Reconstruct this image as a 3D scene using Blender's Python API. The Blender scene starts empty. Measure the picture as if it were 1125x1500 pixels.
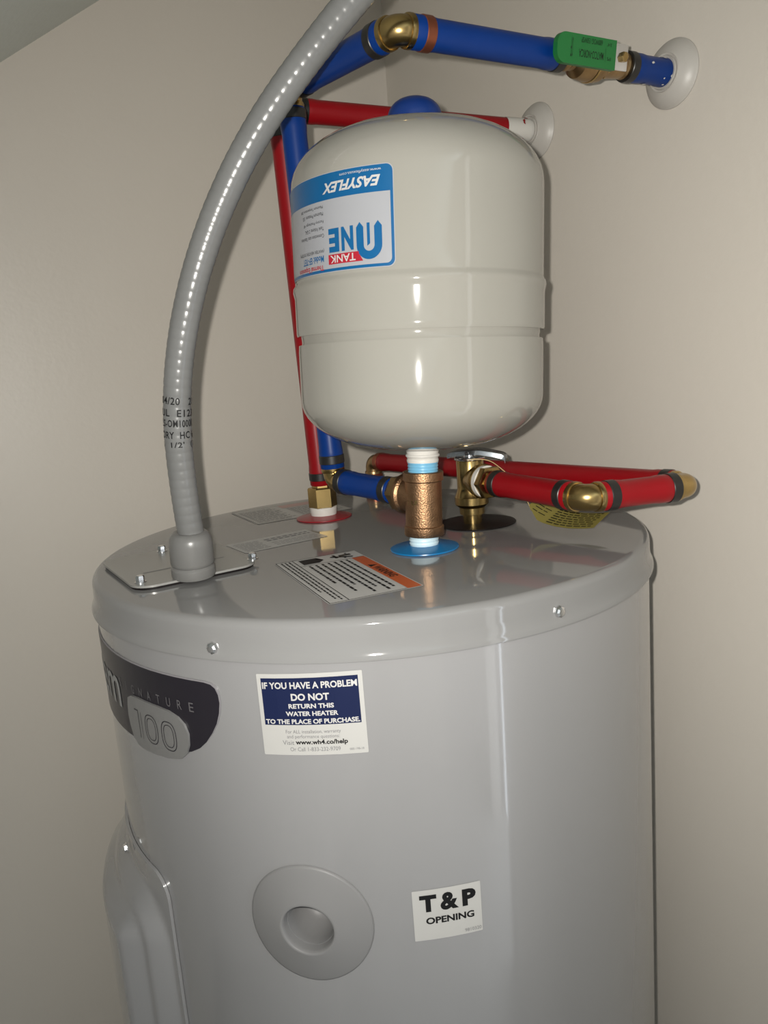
import bpy, bmesh, math, random
from mathutils import Vector, Matrix

random.seed(7)
scene = bpy.context.scene
V = Vector
ZT = 1.25            # height of the heater's lid above the floor; shapes below are given relative to the lid

# ------------------------------------------------------------------ camera
CAM = V((0.0, -0.7365, 0.1588))
FW = V((0.0199, 0.9826, -0.1847)); RT = V((0.9965, -0.0345, -0.0762)); UP = V((0.0812, 0.1826, 0.9798))
cd = bpy.data.cameras.new('camera')
cd.sensor_fit = 'HORIZONTAL'; cd.sensor_width = 36.0
cd.lens = 36.0 * 1117.75 / 1125.0
cd.clip_start = 0.01
cam = bpy.data.objects.new('camera', cd)
scene.collection.objects.link(cam)
cam.matrix_world = Matrix(((RT.x, UP.x, -FW.x, CAM.x), (RT.y, UP.y, -FW.y, CAM.y), (RT.z, UP.z, -FW.z, CAM.z + ZT), (0, 0, 0, 1)))
scene.camera = cam

# ------------------------------------------------------------------ world, lights, exposure
w = bpy.data.worlds.new('world'); scene.world = w; w.use_nodes = True
w.node_tree.nodes['Background'].inputs[0].default_value = (0.95, 0.97, 1.0, 1)
w.node_tree.nodes['Background'].inputs[1].default_value = 0.35
# the closet's axes: E1 points into the right wall, E2 into the left wall
AZ = math.radians(62.0)
E1 = V((math.sin(AZ), math.cos(AZ), 0)); E2 = V((-math.cos(AZ), math.sin(AZ), 0))
SW, TW = 0.283, 0.371                       # right wall at s = SW, left wall at t = TW
S0, T0 = -1.25, -2.1
FLOOR = -ZT
def ST(s, t, z): return E1 * s + E2 * t + V((0, 0, z))

def aim(o, frm, to):
    o.location = frm + V((0, 0, ZT))
    o.rotation_euler = (to - frm).to_track_quat('-Z', 'Y').to_euler()
# the phone's flash beside its lens
fl = bpy.data.lights.new('phone_flash', 'SPOT')
fl.energy = 20.5; fl.spot_size = math.radians(128); fl.spot_blend = 1.0; fl.shadow_soft_size = 0.004
fl.color = (1.0, 0.965, 0.90)
flo = bpy.data.objects.new('phone_flash', fl); scene.collection.objects.link(flo)
fpos = CAM - RT * 0.018 + UP * 0.012
aim(flo, fpos, fpos + FW + UP * 0.06 + RT * 0.13)
# daylight in the doorway of the right wall, behind the photographer's right shoulder
dl = bpy.data.lights.new('doorway_daylight', 'AREA')
dl.shape = 'RECTANGLE'; dl.size = 0.62; dl.size_y = 1.95; dl.energy = 27.0; dl.color = (0.80, 0.89, 1.0)
dlo = bpy.data.objects.new('doorway_daylight', dl); scene.collection.objects.link(dlo)
DT0, DT1, DZ1 = -1.78, -1.18, 0.72
aim(dlo, ST(SW + 0.16, (DT0 + DT1) / 2, -0.27), ST(SW - 1, (DT0 + DT1) / 2, -0.27))

vs = scene.view_settings
vs.view_transform = 'Standard'; vs.look = 'None'; vs.gamma = 1.0; vs.exposure = 0.0; vs.use_curve_mapping = False

# ------------------------------------------------------------------ materials
def mat(name, col, rough=0.5, metal=0.0, bump=None, coat=0.0, noise=None, spec=None):
    m = bpy.data.materials.new(name); m.use_nodes = True
    nt = m.node_tree; b = nt.nodes['Principled BSDF']
    b.inputs['Base Color'].default_value = (*col, 1); b.inputs['Roughness'].default_value = rough
    b.inputs['Metallic'].default_value = metal
    if spec is not None: b.inputs['Specular IOR Level'].default_value = spec
    if coat:
        b.inputs['Coat Weight'].default_value = coat; b.inputs['Coat Roughness'].default_value = 0.05
    tc = None
    if bump or noise:
        tc = nt.nodes.new('ShaderNodeTexCoord')
    if noise:
        sc, amt = noise
        n = nt.nodes.new('ShaderNodeTexNoise'); n.inputs['Scale'].default_value = sc; n.inputs['Detail'].default_value = 4
        nt.links.new(tc.outputs['Object'], n.inputs['Vector'])
        r = nt.nodes.new('ShaderNodeValToRGB')
        r.color_ramp.elements[0].position = 0.3; r.color_ramp.elements[1].position = 0.7
        r.color_ramp.elements[0].color = (*[c * (1 - amt) for c in col], 1)
        r.color_ramp.elements[1].color = (*[min(1, c * (1 + amt)) for c in col], 1)
        nt.links.new(n.outputs['Fac'], r.inputs['Fac']); nt.links.new(r.outputs['Color'], b.inputs['Base Color'])
    if bump:
        sc, st, dist = bump
        n = nt.nodes.new('ShaderNodeTexNoise'); n.inputs['Scale'].default_value = sc; n.inputs['Detail'].default_value = 3
        nt.links.new(tc.outputs['Object'], n.inputs['Vector'])
        bp = nt.nodes.new('ShaderNodeBump'); bp.inputs['Strength'].default_value = st; bp.inputs['Distance'].default_value = dist
        nt.links.new(n.outputs['Fac'], bp.inputs['Height']); nt.links.new(bp.outputs['Normal'], b.inputs['Normal'])
    return m

M = dict(
    wall=mat('wall_paint', (0.58, 0.535, 0.475), 0.42, bump=(140, 0.12, 0.002), noise=(3, 0.015), spec=0.35),
    ceiling=mat('ceiling_paint', (0.62, 0.65, 0.61), 0.7, bump=(120, 0.2, 0.002)),
    floor=mat('floor_concrete', (0.42, 0.40, 0.37), 0.8, noise=(6, 0.2)),
    grey=mat('grey_enamel', (0.235, 0.232, 0.233), 0.2, coat=0.8, noise=(4, 0.02)),
    lid=mat('grey_enamel_lid', (0.20, 0.198, 0.195), 0.06, noise=(5, 0.03), spec=0.5),
    plate=mat('zinc_grey_plate', (0.30, 0.295, 0.28), 0.28, metal=0.25),
    steel=mat('steel', (0.75, 0.75, 0.76), 0.18, metal=1.0),
    chrome=mat('chrome_lever', (0.62, 0.65, 0.68), 0.15, metal=1.0),
    tank=mat('cream_enamel', (0.275, 0.265, 0.235), 0.055),
    cap=mat('blue_cap', (0.002, 0.025, 0.15), 0.4),
    blue=mat('blue_pex', (0.0015, 0.028, 0.165), 0.36, noise=(20, 0.06), spec=0.25),
    red=mat('red_pex', (0.235, 0.0025, 0.006), 0.34, noise=(20, 0.06), spec=0.3),
    black=mat('black_ring', (0.012, 0.011, 0.010), 0.38),
    copper=mat('copper_ring', (0.30, 0.095, 0.05), 0.35, metal=0.8),
    brass=mat('brass', (0.42, 0.295, 0.12), 0.24, metal=1.0, noise=(60, 0.12)),
    bronze=mat('cast_bronze', (0.34, 0.20, 0.11), 0.42, metal=1.0, bump=(700, 0.5, 0.0008), noise=(90, 0.18)),
    darkbrass=mat('aged_brass', (0.33, 0.22, 0.11), 0.33, metal=1.0, noise=(80, 0.2)),
    tape=mat('white_thread_tape', (0.62, 0.60, 0.56), 0.5),
    liner=mat('pale_blue_nipple', (0.16, 0.42, 0.62), 0.35),
    whitenip=mat('pale_thread_nipple', (0.55, 0.70, 0.76), 0.4),
    redring=mat('red_plastic_ring', (0.27, 0.006, 0.014), 0.28),
    bluering=mat('blue_plastic_ring', (0.003, 0.145, 0.36), 0.3),
    blackring=mat('black_plastic_ring', (0.008, 0.006, 0.006), 0.4, spec=0.2),
    conduit=mat('grey_conduit', (0.145, 0.145, 0.142), 0.25, noise=(30, 0.05)),
    connector=mat('grey_connector', (0.145, 0.143, 0.138), 0.3, noise=(40, 0.06)),
    whiteplastic=mat('white_plastic', (0.56, 0.54, 0.50), 0.3),
    escutcheon=mat('painted_escutcheon', (0.44, 0.415, 0.38), 0.4),
    plug=mat('grey_plastic_plug', (0.185, 0.182, 0.181), 0.45, spec=0.3),
    paper=mat('white_sticker', (0.40, 0.392, 0.375), 0.5),
    film=mat('silver_film_label', (0.38, 0.38, 0.37), 0.3),
    greylabel=mat('pale_grey_label', (0.44, 0.43, 0.41), 0.35),
    navy=mat('navy_print', (0.006, 0.011, 0.045), 0.55, spec=0.2),
    ink=mat('black_ink', (0.006, 0.006, 0.0065), 0.55, spec=0.2),
    inkgrey=mat('grey_ink', (0.16, 0.16, 0.165), 0.5),
    whiteink=mat('white_ink', (0.45, 0.44, 0.43), 0.5),
    orange=mat('orange_print', (0.40, 0.08, 0.02), 0.45),
    pink=mat('pink_print', (0.52, 0.33, 0.30), 0.45),
    lblue=mat('label_blue', (0.0025, 0.085, 0.225), 0.3),
    lwhite=mat('label_white', (0.30, 0.305, 0.325), 0.3),
    lred=mat('label_red', (0.33, 0.012, 0.025), 0.35),
    badge=mat('black_badge', (0.014, 0.012, 0.017), 0.28, spec=0.35),
    badgerim=mat('badge_rim', (0.22, 0.21, 0.22), 0.3),
    plaque=mat('silver_plaque', (0.19, 0.187, 0.183), 0.38, metal=0.2),
    silverink=mat('silver_ink', (0.24, 0.24, 0.24), 0.4),
    faintink=mat('faint_silver_ink', (0.10, 0.095, 0.10), 0.4),
    green=mat('green_vinyl', (0.008, 0.135, 0.028), 0.42),
    greenink=mat('dark_green_print', (0.002, 0.014, 0.004), 0.5),
    yellow=mat('yellow_tag', (0.42, 0.36, 0.09), 0.5),
    wire=mat('tag_wire', (0.62, 0.45, 0.22), 0.35),
)

# ------------------------------------------------------------------ helpers
COL = scene.collection
BASE = {}
def thing(name, label, cat, base, rot=None):
    o = bpy.data.objects.new(name, None); COL.objects.link(o)
    o.empty_display_size = 0.05
    o.location = V(base) + V((0, 0, ZT))
    if rot: o.rotation_euler = rot
    o['label'] = label; o['category'] = cat
    BASE[o.name] = V(base)
    return o
def obj(name, bm, m, parent=None, smooth=40, label=None, local=False):
    """links a bmesh given in lid-relative coordinates as one mesh object under parent"""
    base = V((0, 0, 0))
    if parent is not None:
        base = BASE[parent.name]
    if not local:
        for v in bm.verts: v.co -= base
    me = bpy.data.meshes.new(name)
    bmesh.ops.recalc_face_normals(bm, faces=bm.faces[:]) if smooth is not False and smooth != 'keep' else None
    bm.to_mesh(me); bm.free()
    if smooth:
        me.shade_smooth()
        if smooth != 'keep': me.set_sharp_from_angle(angle=math.radians(smooth))
    me.materials.append(M[m])
    o = bpy.data.objects.new(name, me); COL.objects.link(o)
    if parent is not None: o.parent = parent
    else: o.location = (0, 0, ZT)
    BASE[o.name] = base
    if label: o['label'] = label
    return o
def frame(d):
    d = d.normalized()
    a = V((0, 0, 1)) if abs(d.z) < 0.9 else V((1, 0, 0))
    x = a.cross(d).normalized(); y = d.cross(x)
    return x, y, d
def lathe(bm, prof, o=V((0, 0, 0)), d=V((0, 0, 1)), n=32, rot=0.0, caps=True):
    """prof: list of (radius, distance along d)"""
    x, y, d = frame(V(d)); o = V(o)
    rings = []
    for r, h in prof:
        if r < 1e-6:
            rings.append([bm.verts.new(o + d * h)])
        else:
            rings.append([bm.verts.new(o + d * h + (x * math.cos(a) + y * math.sin(a)) * r)
                          for a in (rot + 2 * math.pi * k / n for k in range(n))])
    for A, B in zip(rings, rings[1:]):
        if len(A) == 1 and len(B) == 1: continue
        for k in range(n):
            k2 = (k + 1) % n
            if len(A) == 1: bm.faces.new((A[0], B[k], B[k2]))
            elif len(B) == 1: bm.faces.new((A[k], B[0], A[k2]))
            else: bm.faces.new((A[k], B[k], B[k2], A[k2]))
    if caps:
        if len(rings[0]) > 2: bm.faces.new(rings[0][::-1])
        if len(rings[-1]) > 2: bm.faces.new(rings[-1])
    return bm
def tube(bm, pts, rad, n=20, caps=True):
    """sweeps a circle along a polyline; rad is a number or a function of arc length"""
    pts = [V(p) for p in pts]; s = 0.0
    x = None; rings = []
    for i, p in enumerate(pts):
        t = (pts[min(i + 1, len(pts) - 1)] - pts[max(i - 1, 0)]).normalized()
        if x is None: x = frame(t)[0]
        x = (x - t * x.dot(t)).normalized(); y = t.cross(x)
        if i: s += (p - pts[i - 1]).length
        r = rad(s) if callable(rad) else rad
        rings.append([bm.verts.new(p + (x * math.cos(2 * math.pi * k / n) + y * math.sin(2 * math.pi * k / n)) * r) for k in range(n)])
    for A, B in zip(rings, rings[1:]):
        for k in range(n):
            bm.faces.new((A[k], A[(k + 1) % n], B[(k + 1) % n], B[k]))
    if caps:
        bm.faces.new(rings[0][::-1]); bm.faces.new(rings[-1])
    return bm
def box(bm, c, ax, ay, az, sx, sy, sz, bev=0.0, seg=2):
    """a box with half sizes sx, sy, sz along the axes ax, ay, az"""
    t = bmesh.new()
    bmesh.ops.create_cube(t, size=2.0)
    for v in t.verts: v.co = V((v.co.x * sx, v.co.y * sy, v.co.z * sz))
    if bev: bmesh.ops.bevel(t, geom=t.edges[:], offset=bev, segments=seg, affect='EDGES', profile=0.5)
    mp = {}
    for v in t.verts: mp[v] = bm.verts.new(V(c) + ax * v.co.x + ay * v.co.y + az * v.co.z)
    for f in t.faces: bm.faces.new([mp[v] for v in f.verts])
    t.free()
    return bm
def rrect(x0, x1, y0, y1, r, seg=6, corners=(1, 1, 1, 1)):
    """rounded rectangle outline, counter-clockwise from the lower left"""
    P = []
    for (cx, cy, a0, on) in ((x0, y0, 180, corners[0]), (x1, y0, 270, corners[1]), (x1, y1, 0, corners[2]), (x0, y1, 90, corners[3])):
        rr = r if on else 0
        ox = cx + (rr if cx == x0 else -rr); oy = cy + (rr if cy == y0 else -rr)
        if rr == 0: P.append((cx, cy)); continue
        for k in range(seg + 1):
            a = math.radians(a0 + 90 * k / seg); P.append((ox + rr * math.cos(a), oy + rr * math.sin(a)))
    return P
def poly2(bm, P):
    bm.faces.new([bm.verts.new((x, y, 0)) for x, y in P])
def bar2(bm, x0, x1, y0, y1): poly2(bm, [(x0, y0), (x1, y0), (x1, y1), (x0, y1)])
_tc = {}
def glyphs(s, bold=0.0, shear=0.0, space=1.0):
    key = (s, bold, shear, space)
    if key in _tc: return _tc[key]
    cu = bpy.data.curves.new('glyphs', 'FONT'); cu.body = s; cu.size = 1.0; cu.offset = bold; cu.shear = shear
    cu.resolution_u = 3; cu.space_character = space; cu.fill_mode = 'FRONT'
    o = bpy.data.objects.new('glyphs', cu); COL.objects.link(o)
    bpy.context.view_layer.update()
    me = o.evaluated_get(bpy.context.evaluated_depsgraph_get()).to_mesh()
    vs_ = [(v.co.x, v.co.y) for v in me.vertices]; fs = [tuple(p.vertices) for p in me.polygons]
    o.evaluated_get(bpy.context.evaluated_depsgraph_get()).to_mesh_clear()
    bpy.data.objects.remove(o); bpy.data.curves.remove(cu)
    _tc[key] = (vs_, fs); return vs_, fs
def text2(bm, s, x0, x1, y0, y1, bold=0.0, shear=0.0, space=1.0):
    """the words fitted into the box x0..x1, y0..y1 (their ink, caps or ascenders to descenders)"""
    vs_, fs = glyphs(s, bold, shear, space)
    xs = [v[0] for v in vs_]; ys = [v[1] for v in vs_]
    ax, bx, ay, by = min(xs), max(xs), min(ys), max(ys)
    nv = [bm.verts.new((x0 + (x - ax) / (bx - ax) * (x1 - x0), y0 + (y - ay) / (by - ay) * (y1 - y0), 0)) for x, y in vs_]
    for f in fs:
        try: bm.faces.new([nv[i] for i in f])
        except ValueError: pass
def drape(bm, fn, step=None):
    """cuts the flat shape into strips along x and bends it with fn(u, v)"""
    bmesh.ops.triangulate(bm, faces=bm.faces[:])
    if step and bm.verts:
        a = min(v.co.x for v in bm.verts); b = max(v.co.x for v in bm.verts)
        k = math.floor(a / step) + 1
        while k * step < b - 1e-6:
            bmesh.ops.bisect_plane(bm, geom=bm.verts[:] + bm.edges[:] + bm.faces[:], plane_co=(k * step, 0, 0), plane_no=(1, 0, 0), dist=1e-7)
            k += 1
    for v in bm.verts: v.co = fn(v.co.x, v.co.y)
    bmesh.ops.remove_doubles(bm, verts=bm.verts[:], dist=1e-7)
    return bm
def smoothstep(a, b, x):
    t = max(0.0, min(1.0, (x - a) / (b - a))); return t * t * (3 - 2 * t)
def lerp_table(tab, x):
    if x <= tab[0][0]: return tab[0][1]
    for (a, fa), (b, fb) in zip(tab, tab[1:]):
        if x <= b: return fa + (fb - fa) * (x - a) / (b - a)
    return tab[-1][1]

# ------------------------------------------------------------------ the closet
def struct(name, bm, m, smooth=False):
    o = obj(name, bm, m, None, smooth); o['kind'] = 'structure'; return o
def slab(bm, pts, off):
    A = [bm.verts.new(p) for p in pts]; B = [bm.verts.new(p + off) for p in pts]
    bm.faces.new(A); bm.faces.new(B[::-1])
    for k in range(len(A)):
        k2 = (k + 1) % len(A); bm.faces.new((A[k], B[k], B[k2], A[k2]))
    bmesh.ops.recalc_face_normals(bm, faces=bm.faces[:])
def soffit(s): return 0.531 + (s + 0.2275) * 0.687
TH = 0.1
bm = bmesh.new(); slab(bm, [ST(S0 - TH, TW, FLOOR), ST(SW + TH, TW, FLOOR), ST(SW + TH, TW, soffit(SW + TH)), ST(S0 - TH, TW, soffit(S0 - TH))], E2 * TH); struct('wall_left', bm, 'wall')
bm = bmesh.new()
zt = soffit(SW)
slab(bm, [ST(SW, DT1, FLOOR), ST(SW, TW, FLOOR), ST(SW, TW, zt), ST(SW, DT1, zt)], E1 * TH)
slab(bm, [ST(SW, DT0, DZ1), ST(SW, DT1, DZ1), ST(SW, DT1, zt), ST(SW, DT0, zt)], E1 * TH)
slab(bm, [ST(SW, T0, FLOOR), ST(SW, DT0, FLOOR), ST(SW, DT0, zt), ST(SW, T0, zt)], E1 * TH)
struct('wall_right', bm, 'wall')
# the fourth side is open to the hall behind the photographer's right shoulder
bm = bmesh.new(); slab(bm, [ST(S0, T0, FLOOR), ST(-0.25, T0, FLOOR), ST(-0.25, T0, soffit(-0.25)), ST(S0, T0, soffit(S0))], -E2 * TH); struct('wall_back', bm, 'wall')
bm = bmesh.new(); slab(bm, [ST(S0, T0, FLOOR), ST(S0, TW, FLOOR), ST(S0, TW, soffit(S0)), ST(S0, T0, soffit(S0))], -E1 * TH); struct('wall_low', bm, 'wall')
bm = bmesh.new(); slab(bm, [ST(S0 - TH, T0, soffit(S0 - TH)), ST(SW + TH, T0, soffit(SW + TH)), ST(SW + TH, TW, soffit(SW + TH)), ST(S0 - TH, TW, soffit(S0 - TH))], V((0, 0, TH))); struct('ceiling', bm, 'ceiling')
bm = bmesh.new(); slab(bm, [ST(S0 - 0.2, T0 - 0.2, FLOOR), ST(SW + 0.6, T0 - 0.2, FLOOR), ST(SW + 0.6, TW + 0.2, FLOOR), ST(S0 - 0.2, TW + 0.2, FLOOR)], V((0, 0, -0.1))); struct('floor', bm, 'floor')
# casing round the doorway
bm = bmesh.new()
for t in (DT0, DT1): box(bm, ST(SW - 0.009, t + (0.03 if t == DT1 else -0.03), (FLOOR + DZ1) / 2), E1, E2, V((0, 0, 1)), 0.009, 0.03, (DZ1 - FLOOR) / 2, 0.003)
box(bm, ST(SW - 0.009, (DT0 + DT1) / 2, DZ1 + 0.03), E1, E2, V((0, 0, 1)), 0.009, (DT1 - DT0) / 2 + 0.06, 0.03, 0.003)
struct('trim_1', bm, 'whiteplastic')

# ------------------------------------------------------------------ water heater
RB = 0.2593
def cyl(u_deg, z, off=0.0):
    a = math.radians(u_deg); return V(((RB + off) * math.sin(a), -(RB + off) * math.cos(a), z))
DEG = 180.0 / math.pi / RB           # degrees of turn per metre of arc
def body_map(az0, z0, off):
    return lambda u, v: cyl(az0 + u * DEG, z0 + v, off)
wh = thing('water_heater', 'grey cylindrical electric water heater standing in the corner of the closet', 'water heater', (0, 0, FLOOR))
bm = bmesh.new()
lathe(bm, [(0.0, -0.03), (RB - 0.004, -0.03), (RB, -0.0285), (RB, FLOOR + 0.03), (RB - 0.004, FLOOR + 0.02), (RB - 0.004, FLOOR), (0, FLOOR)], n=160)
body = obj('body', bm, 'grey', wh)
a_ = math.radians(-14.6); dh = V((math.sin(a_), -math.cos(a_), 0))
cb = bmesh.new(); lathe(cb, [(0.0176, -0.034), (0.0176, 0.02)], dh * RB + V((0, 0, -0.2268)), dh, 48)
cutter = obj('cutter', cb, 'grey', wh)
bo_ = body.modifiers.new('hole', 'BOOLEAN'); bo_.operation = 'DIFFERENCE'; bo_.object = cutter; bo_.solver = 'EXACT'
bpy.context.view_layer.update()
me2 = bpy.data.meshes.new_from_object(body.evaluated_get(bpy.context.evaluated_depsgraph_get()))
body.modifiers.clear(); body.data = me2; me2.shade_smooth(); me2.set_sharp_from_angle(angle=math.radians(40))
bpy.data.objects.remove(cutter)
bm = bmesh.new()
prof = [(0.0, 0.0), (0.10, 0.0), (0.20, 0.0), (0.2535, 0.0)]
for k in range(1, 8):
    a = math.radians(90 * k / 7); prof.append((0.2535 + 0.0065 * math.sin(a), -0.0065 + 0.0065 * math.cos(a)))
prof += [(0.2603, -0.015), (0.2607, -0.021), (0.2622, -0.0248), (0.2632, -0.0272), (0.2632, -0.0286), (0.2622, -0.0290), (0.2596, -0.0288)]
lathe(bm, prof, n=192, caps=False)
lid = obj('lid', bm, 'lid', wh, 30)
def screw_head(name, p, d, parent, r=0.0046, h=0.0035, hexed=True):
    b = bmesh.new(); x, y, d = frame(V(d))
    lathe(b, [(r * 1.35, 0), (r * 1.35, 0.0006), (r * 1.28, 0.0009)], p, d, 20)
    lathe(b, [(r, 0.0008), (r, h * 0.8), (r * 0.8, h), (0, h)], p, d, 6 if hexed else 20)
    return obj(name, b, 'steel', parent, 30)
for az, z in ((-26.0, -0.0205), (29.25, -0.0178), (84.0, -0.019), (-80.0, -0.019)):
    a = math.radians(az); dr = V((math.sin(a), -math.cos(a), 0))
    b = bmesh.new()
    lathe(b, [(0.0046, 0), (0.0046, 0.0012), (0.0040, 0.0026), (0.0026, 0.0036), (0.0, 0.0040)], dr * 0.2604 + V((0, 0, z)), dr, 8)
    obj('lid_screw', b, 'steel', lid, 20)

# dome-shaped foam plug with its hole
b = bmesh.new()
prof = [(0.0463, 0.0004), (0.0458, 0.0016), (0.0445, 0.0021), (0.036, 0.0041), (0.028, 0.0060), (0.0208, 0.0077), (0.0194, 0.0079), (0.0187, 0.0073), (0.0181, 0.0045), (0.0172, -0.0060), (0.0168, -0.0240), (0.012, -0.0285), (0.0, -0.0294)]
rings = []
for r, h in prof:
    if r == 0: rings.append([b.verts.new(cyl(-14.6, -0.2268, h))]); continue
    rings.append([b.verts.new(cyl(-14.6 + r * math.cos(t) * DEG, -0.2268 + r * math.sin(t), h)) for t in (2 * math.pi * k / 48 for k in range(48))])
for A, B in zip(rings, rings[1:]):
    for k in range(48):
        k2 = (k + 1) % 48
        b.faces.new((A[k], A[k2], B[0]) if len(B) == 1 else (A[k], A[k2], B[k2], B[k]))
obj('foam_plug', b, 'plug', wh, 50, label='raised grey plug with a round hole')

# stamped access panel on the left side
PA0, PA1, PZ0, PZ1 = -101.0, -45.3, -0.70, -0.2288
PW = (PA1 - PA0) / DEG; PH = PZ1 - PZ0
tab = [(0.0, 0.0028), (0.0045, 0.0030), (0.0062, 0.0036), (0.022, 0.0150), (0.024, 0.0160), (0.0275, 0.0165), (0.030, 0.0178), (0.045, 0.0300), (0.048, 0.0312), (0.2, 0.0318)]
def panel_d(u, v, r=0.022):
    qx = abs(u - PW / 2) - (PW / 2 - r); qy = abs(v - PH / 2) - (PH / 2 - r)
    return r - (math.hypot(max(qx, 0), max(qy, 0)) + min(max(qx, qy), 0))
def insets(L):
    e = [0.0, 0.0015, 0.003, 0.0045, 0.0055, 0.0065, 0.009, 0.012, 0.015, 0.018, 0.021, 0.023, 0.025, 0.0275, 0.029, 0.031, 0.034, 0.038, 0.042, 0.045, 0.048, 0.052, 0.056, 0.060, 0.065, 0.070, 0.075]
    m = [0.075 + (L - 0.150) * k / 12 for k in range(1, 12)]
    return e + m + [L - x for x in e[::-1]]
b = bmesh.new()
us, vs2 = insets(PW), insets(PH)
grid = {}
for i, u in enumerate(us):
    for j, v in enumerate(vs2):
        d = panel_d(u, v)
        # pull the corner vertices outside the rounded outline onto it
        uu, vv = u, v
        if d < 0:
            r = 0.022
            cx = r if u < PW / 2 else PW - r; cy = r if v < PH / 2 else PH - r
            k = r / math.hypot(u - cx, v - cy); uu = cx + (u - cx) * k; vv = cy + (v - cy) * k; d = 0
        d2 = panel_d(uu, vv * PH / (PH - 0.017), 0.050) if vv < PH - 0.017 else 0.0
        grid[i, j] = b.verts.new(cyl(PA0 + uu * DEG, PZ0 + vv, lerp_table(tab, max(0.0, d2))))
for i in range(len(us) - 1):
    for j in range(len(vs2) - 1):
        b.faces.new((grid[i, j], grid[i + 1, j], grid[i + 1, j + 1], grid[i, j + 1]))
rim = [e for e in b.edges if e.is_boundary]
ex = bmesh.ops.extrude_edge_only(b, edges=rim)
for g in ex['geom']:
    if isinstance(g, bmesh.types.BMVert):
        rad = math.hypot(g.co.x, g.co.y); k = (RB + 0.0002) / rad; g.co.x *= k; g.co.y *= k
bmesh.ops.remove_doubles(b, verts=b.verts[:], dist=1e-6)
panel = obj('access_panel', b, 'grey', wh, 35)
for az, z in ((-63.5, -0.240),):
    a = math.radians(az); dr = V((math.sin(a), -math.cos(a), 0))
    screw_head('panel_screw', dr * (RB + 0.006) + V((0, 0, z)), dr, panel, 0.0036, 0.0034)

# brand badge
def flat_part(name, P, m, fn, parent, step, holes=None):
    b = bmesh.new(); poly2(b, P); drape(b, fn, step)
    return obj(name, b, m, parent, 60)
def thick_part(name, P, m, fn_off, off0, off1, parent, step):
    """a plate with a rim: the outline P bent at off1, its edge wall down to off0"""
    b = bmesh.new(); poly2(b, P); drape(b, fn_off(off1), step)
    ex = bmesh.ops.extrude_edge_only(b, edges=[e for e in b.edges if e.is_boundary])
    for g in ex['geom']:
        if isinstance(g, bmesh.types.BMVert):
            q = V((g.co.x, g.co.y, 0)); k = (q.length - (off1 - off0)) / q.length
            g.co.x *= k; g.co.y *= k
    return obj(name, b, m, parent, 35)
def badge_outline(inset):
    # u = 0 at the right tip (26 degrees left of the front), v = 0 at the top edge
    P = []
    x1 = -inset; W = 0.40
    top = -0.0465 - inset; bot = -0.1135 + inset
    right = [(-0.012, top), (-0.006, top - 0.001), (-0.0025, top - 0.0035), (-0.0005, top - 0.008), (0.0, top - 0.014), (-0.0015, top - 0.022),
             (-0.0045, top - 0.030), (-0.0095, top - 0.038), (-0.0160, top - 0.046), (-0.023, top - 0.052), (-0.032, top - 0.0565), (-0.05, bot + 0.0035), (-0.08, bot + 0.0008), (-0.12, bot)]
    P += [(x + x1, y) for x, y in right]
    P += [(-W + 0.03, bot), (-W, bot + 0.02), (-W, top - 0.02), (-W + 0.012, top)]
    return P[::-1]
st = RB * math.radians(3)
bmap = lambda off: body_map(-25.9, 0.0, off)
rimp = thick_part('brand_badge', badge_outline(0.0), 'badgerim', bmap, 0.0002, 0.0011, wh, st)
rimp['label'] = 'black brand badge with a thin grey rim'
b = bmesh.new(); poly2(b, badge_outline(0.0009)); drape(b, bmap(0.0013), st); obj('badge_face', b, 'badge', rimp, 60)
def aw(az): return (az + 25.9) / DEG
b = bmesh.new(); text2(b, 'Rheem', aw(-84.0), aw(-53.8), -0.0935, -0.0560, bold=0.01); drape(b, bmap(0.0016), st); obj('brand_lettering', b, 'silverink', rimp, False)
b = bmesh.new()
zs = -0.0690
L = 'SIGNATURE'; a0, a1 = -53.0, -31.9
for k, ch in enumerate(L):
    c = aw(a0 + (a1 - a0) * k / 8); hw = 0.0004 if ch == 'I' else 0.0022
    z0 = zs + 0.0005 * (k - 4) * 0.4
    text2(b, ch, c - hw, c + hw, z0 - 0.0035, z0 + 0.0035)
drape(b, bmap(0.0016), st); obj('badge_lettering', b, 'faintink', rimp, False)
# the plaque with its number hangs over the badge's lower edge
pl = [(-50.0, -0.0840), (-49.6, -0.0780), (-48.2, -0.0748), (-46.0, -0.0742), (-40.0, -0.0744), (-37.2, -0.0752), (-35.0, -0.0782), (-33.7, -0.0830), (-33.1, -0.0900), (-33.3, -0.0990),
      (-34.0, -0.1060), (-35.2, -0.1105), (-37.0, -0.1130), (-39.5, -0.1146), (-43.0, -0.1158), (-46.0, -0.1162), (-47.8, -0.1150), (-49.2, -0.1105), (-50.0, -0.1020), (-50.3, -0.093)]
b = bmesh.new()
pq = thick_part('number_plaque', [(aw(a), z) for a, z in pl][::-1], 'plaque', bmap, 0.0002, 0.0030, wh, st)
pq['label'] = 'silver number plaque on the black badge'
b = bmesh.new()
def ring2(bm, cx, cy, rx, ry, w, n=28, p=2.6):
    def pt(t, ax, ay):
        c, s = math.cos(t), math.sin(t)
        return (cx + ax * math.copysign(abs(c) ** (2 / p), c), cy + ay * math.copysign(abs(s) ** (2 / p), s), 0)
    A = [bm.verts.new(pt(2 * math.pi * k / n, rx, ry)) for k in range(n)]
    B = [bm.verts.new(pt(2 * math.pi * k / n, rx - w, ry - w)) for k in range(n)]
    for k in range(n): bm.faces.new((A[k], A[(k + 1) % n], B[(k + 1) % n], B[k]))
zc = -0.0955
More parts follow.
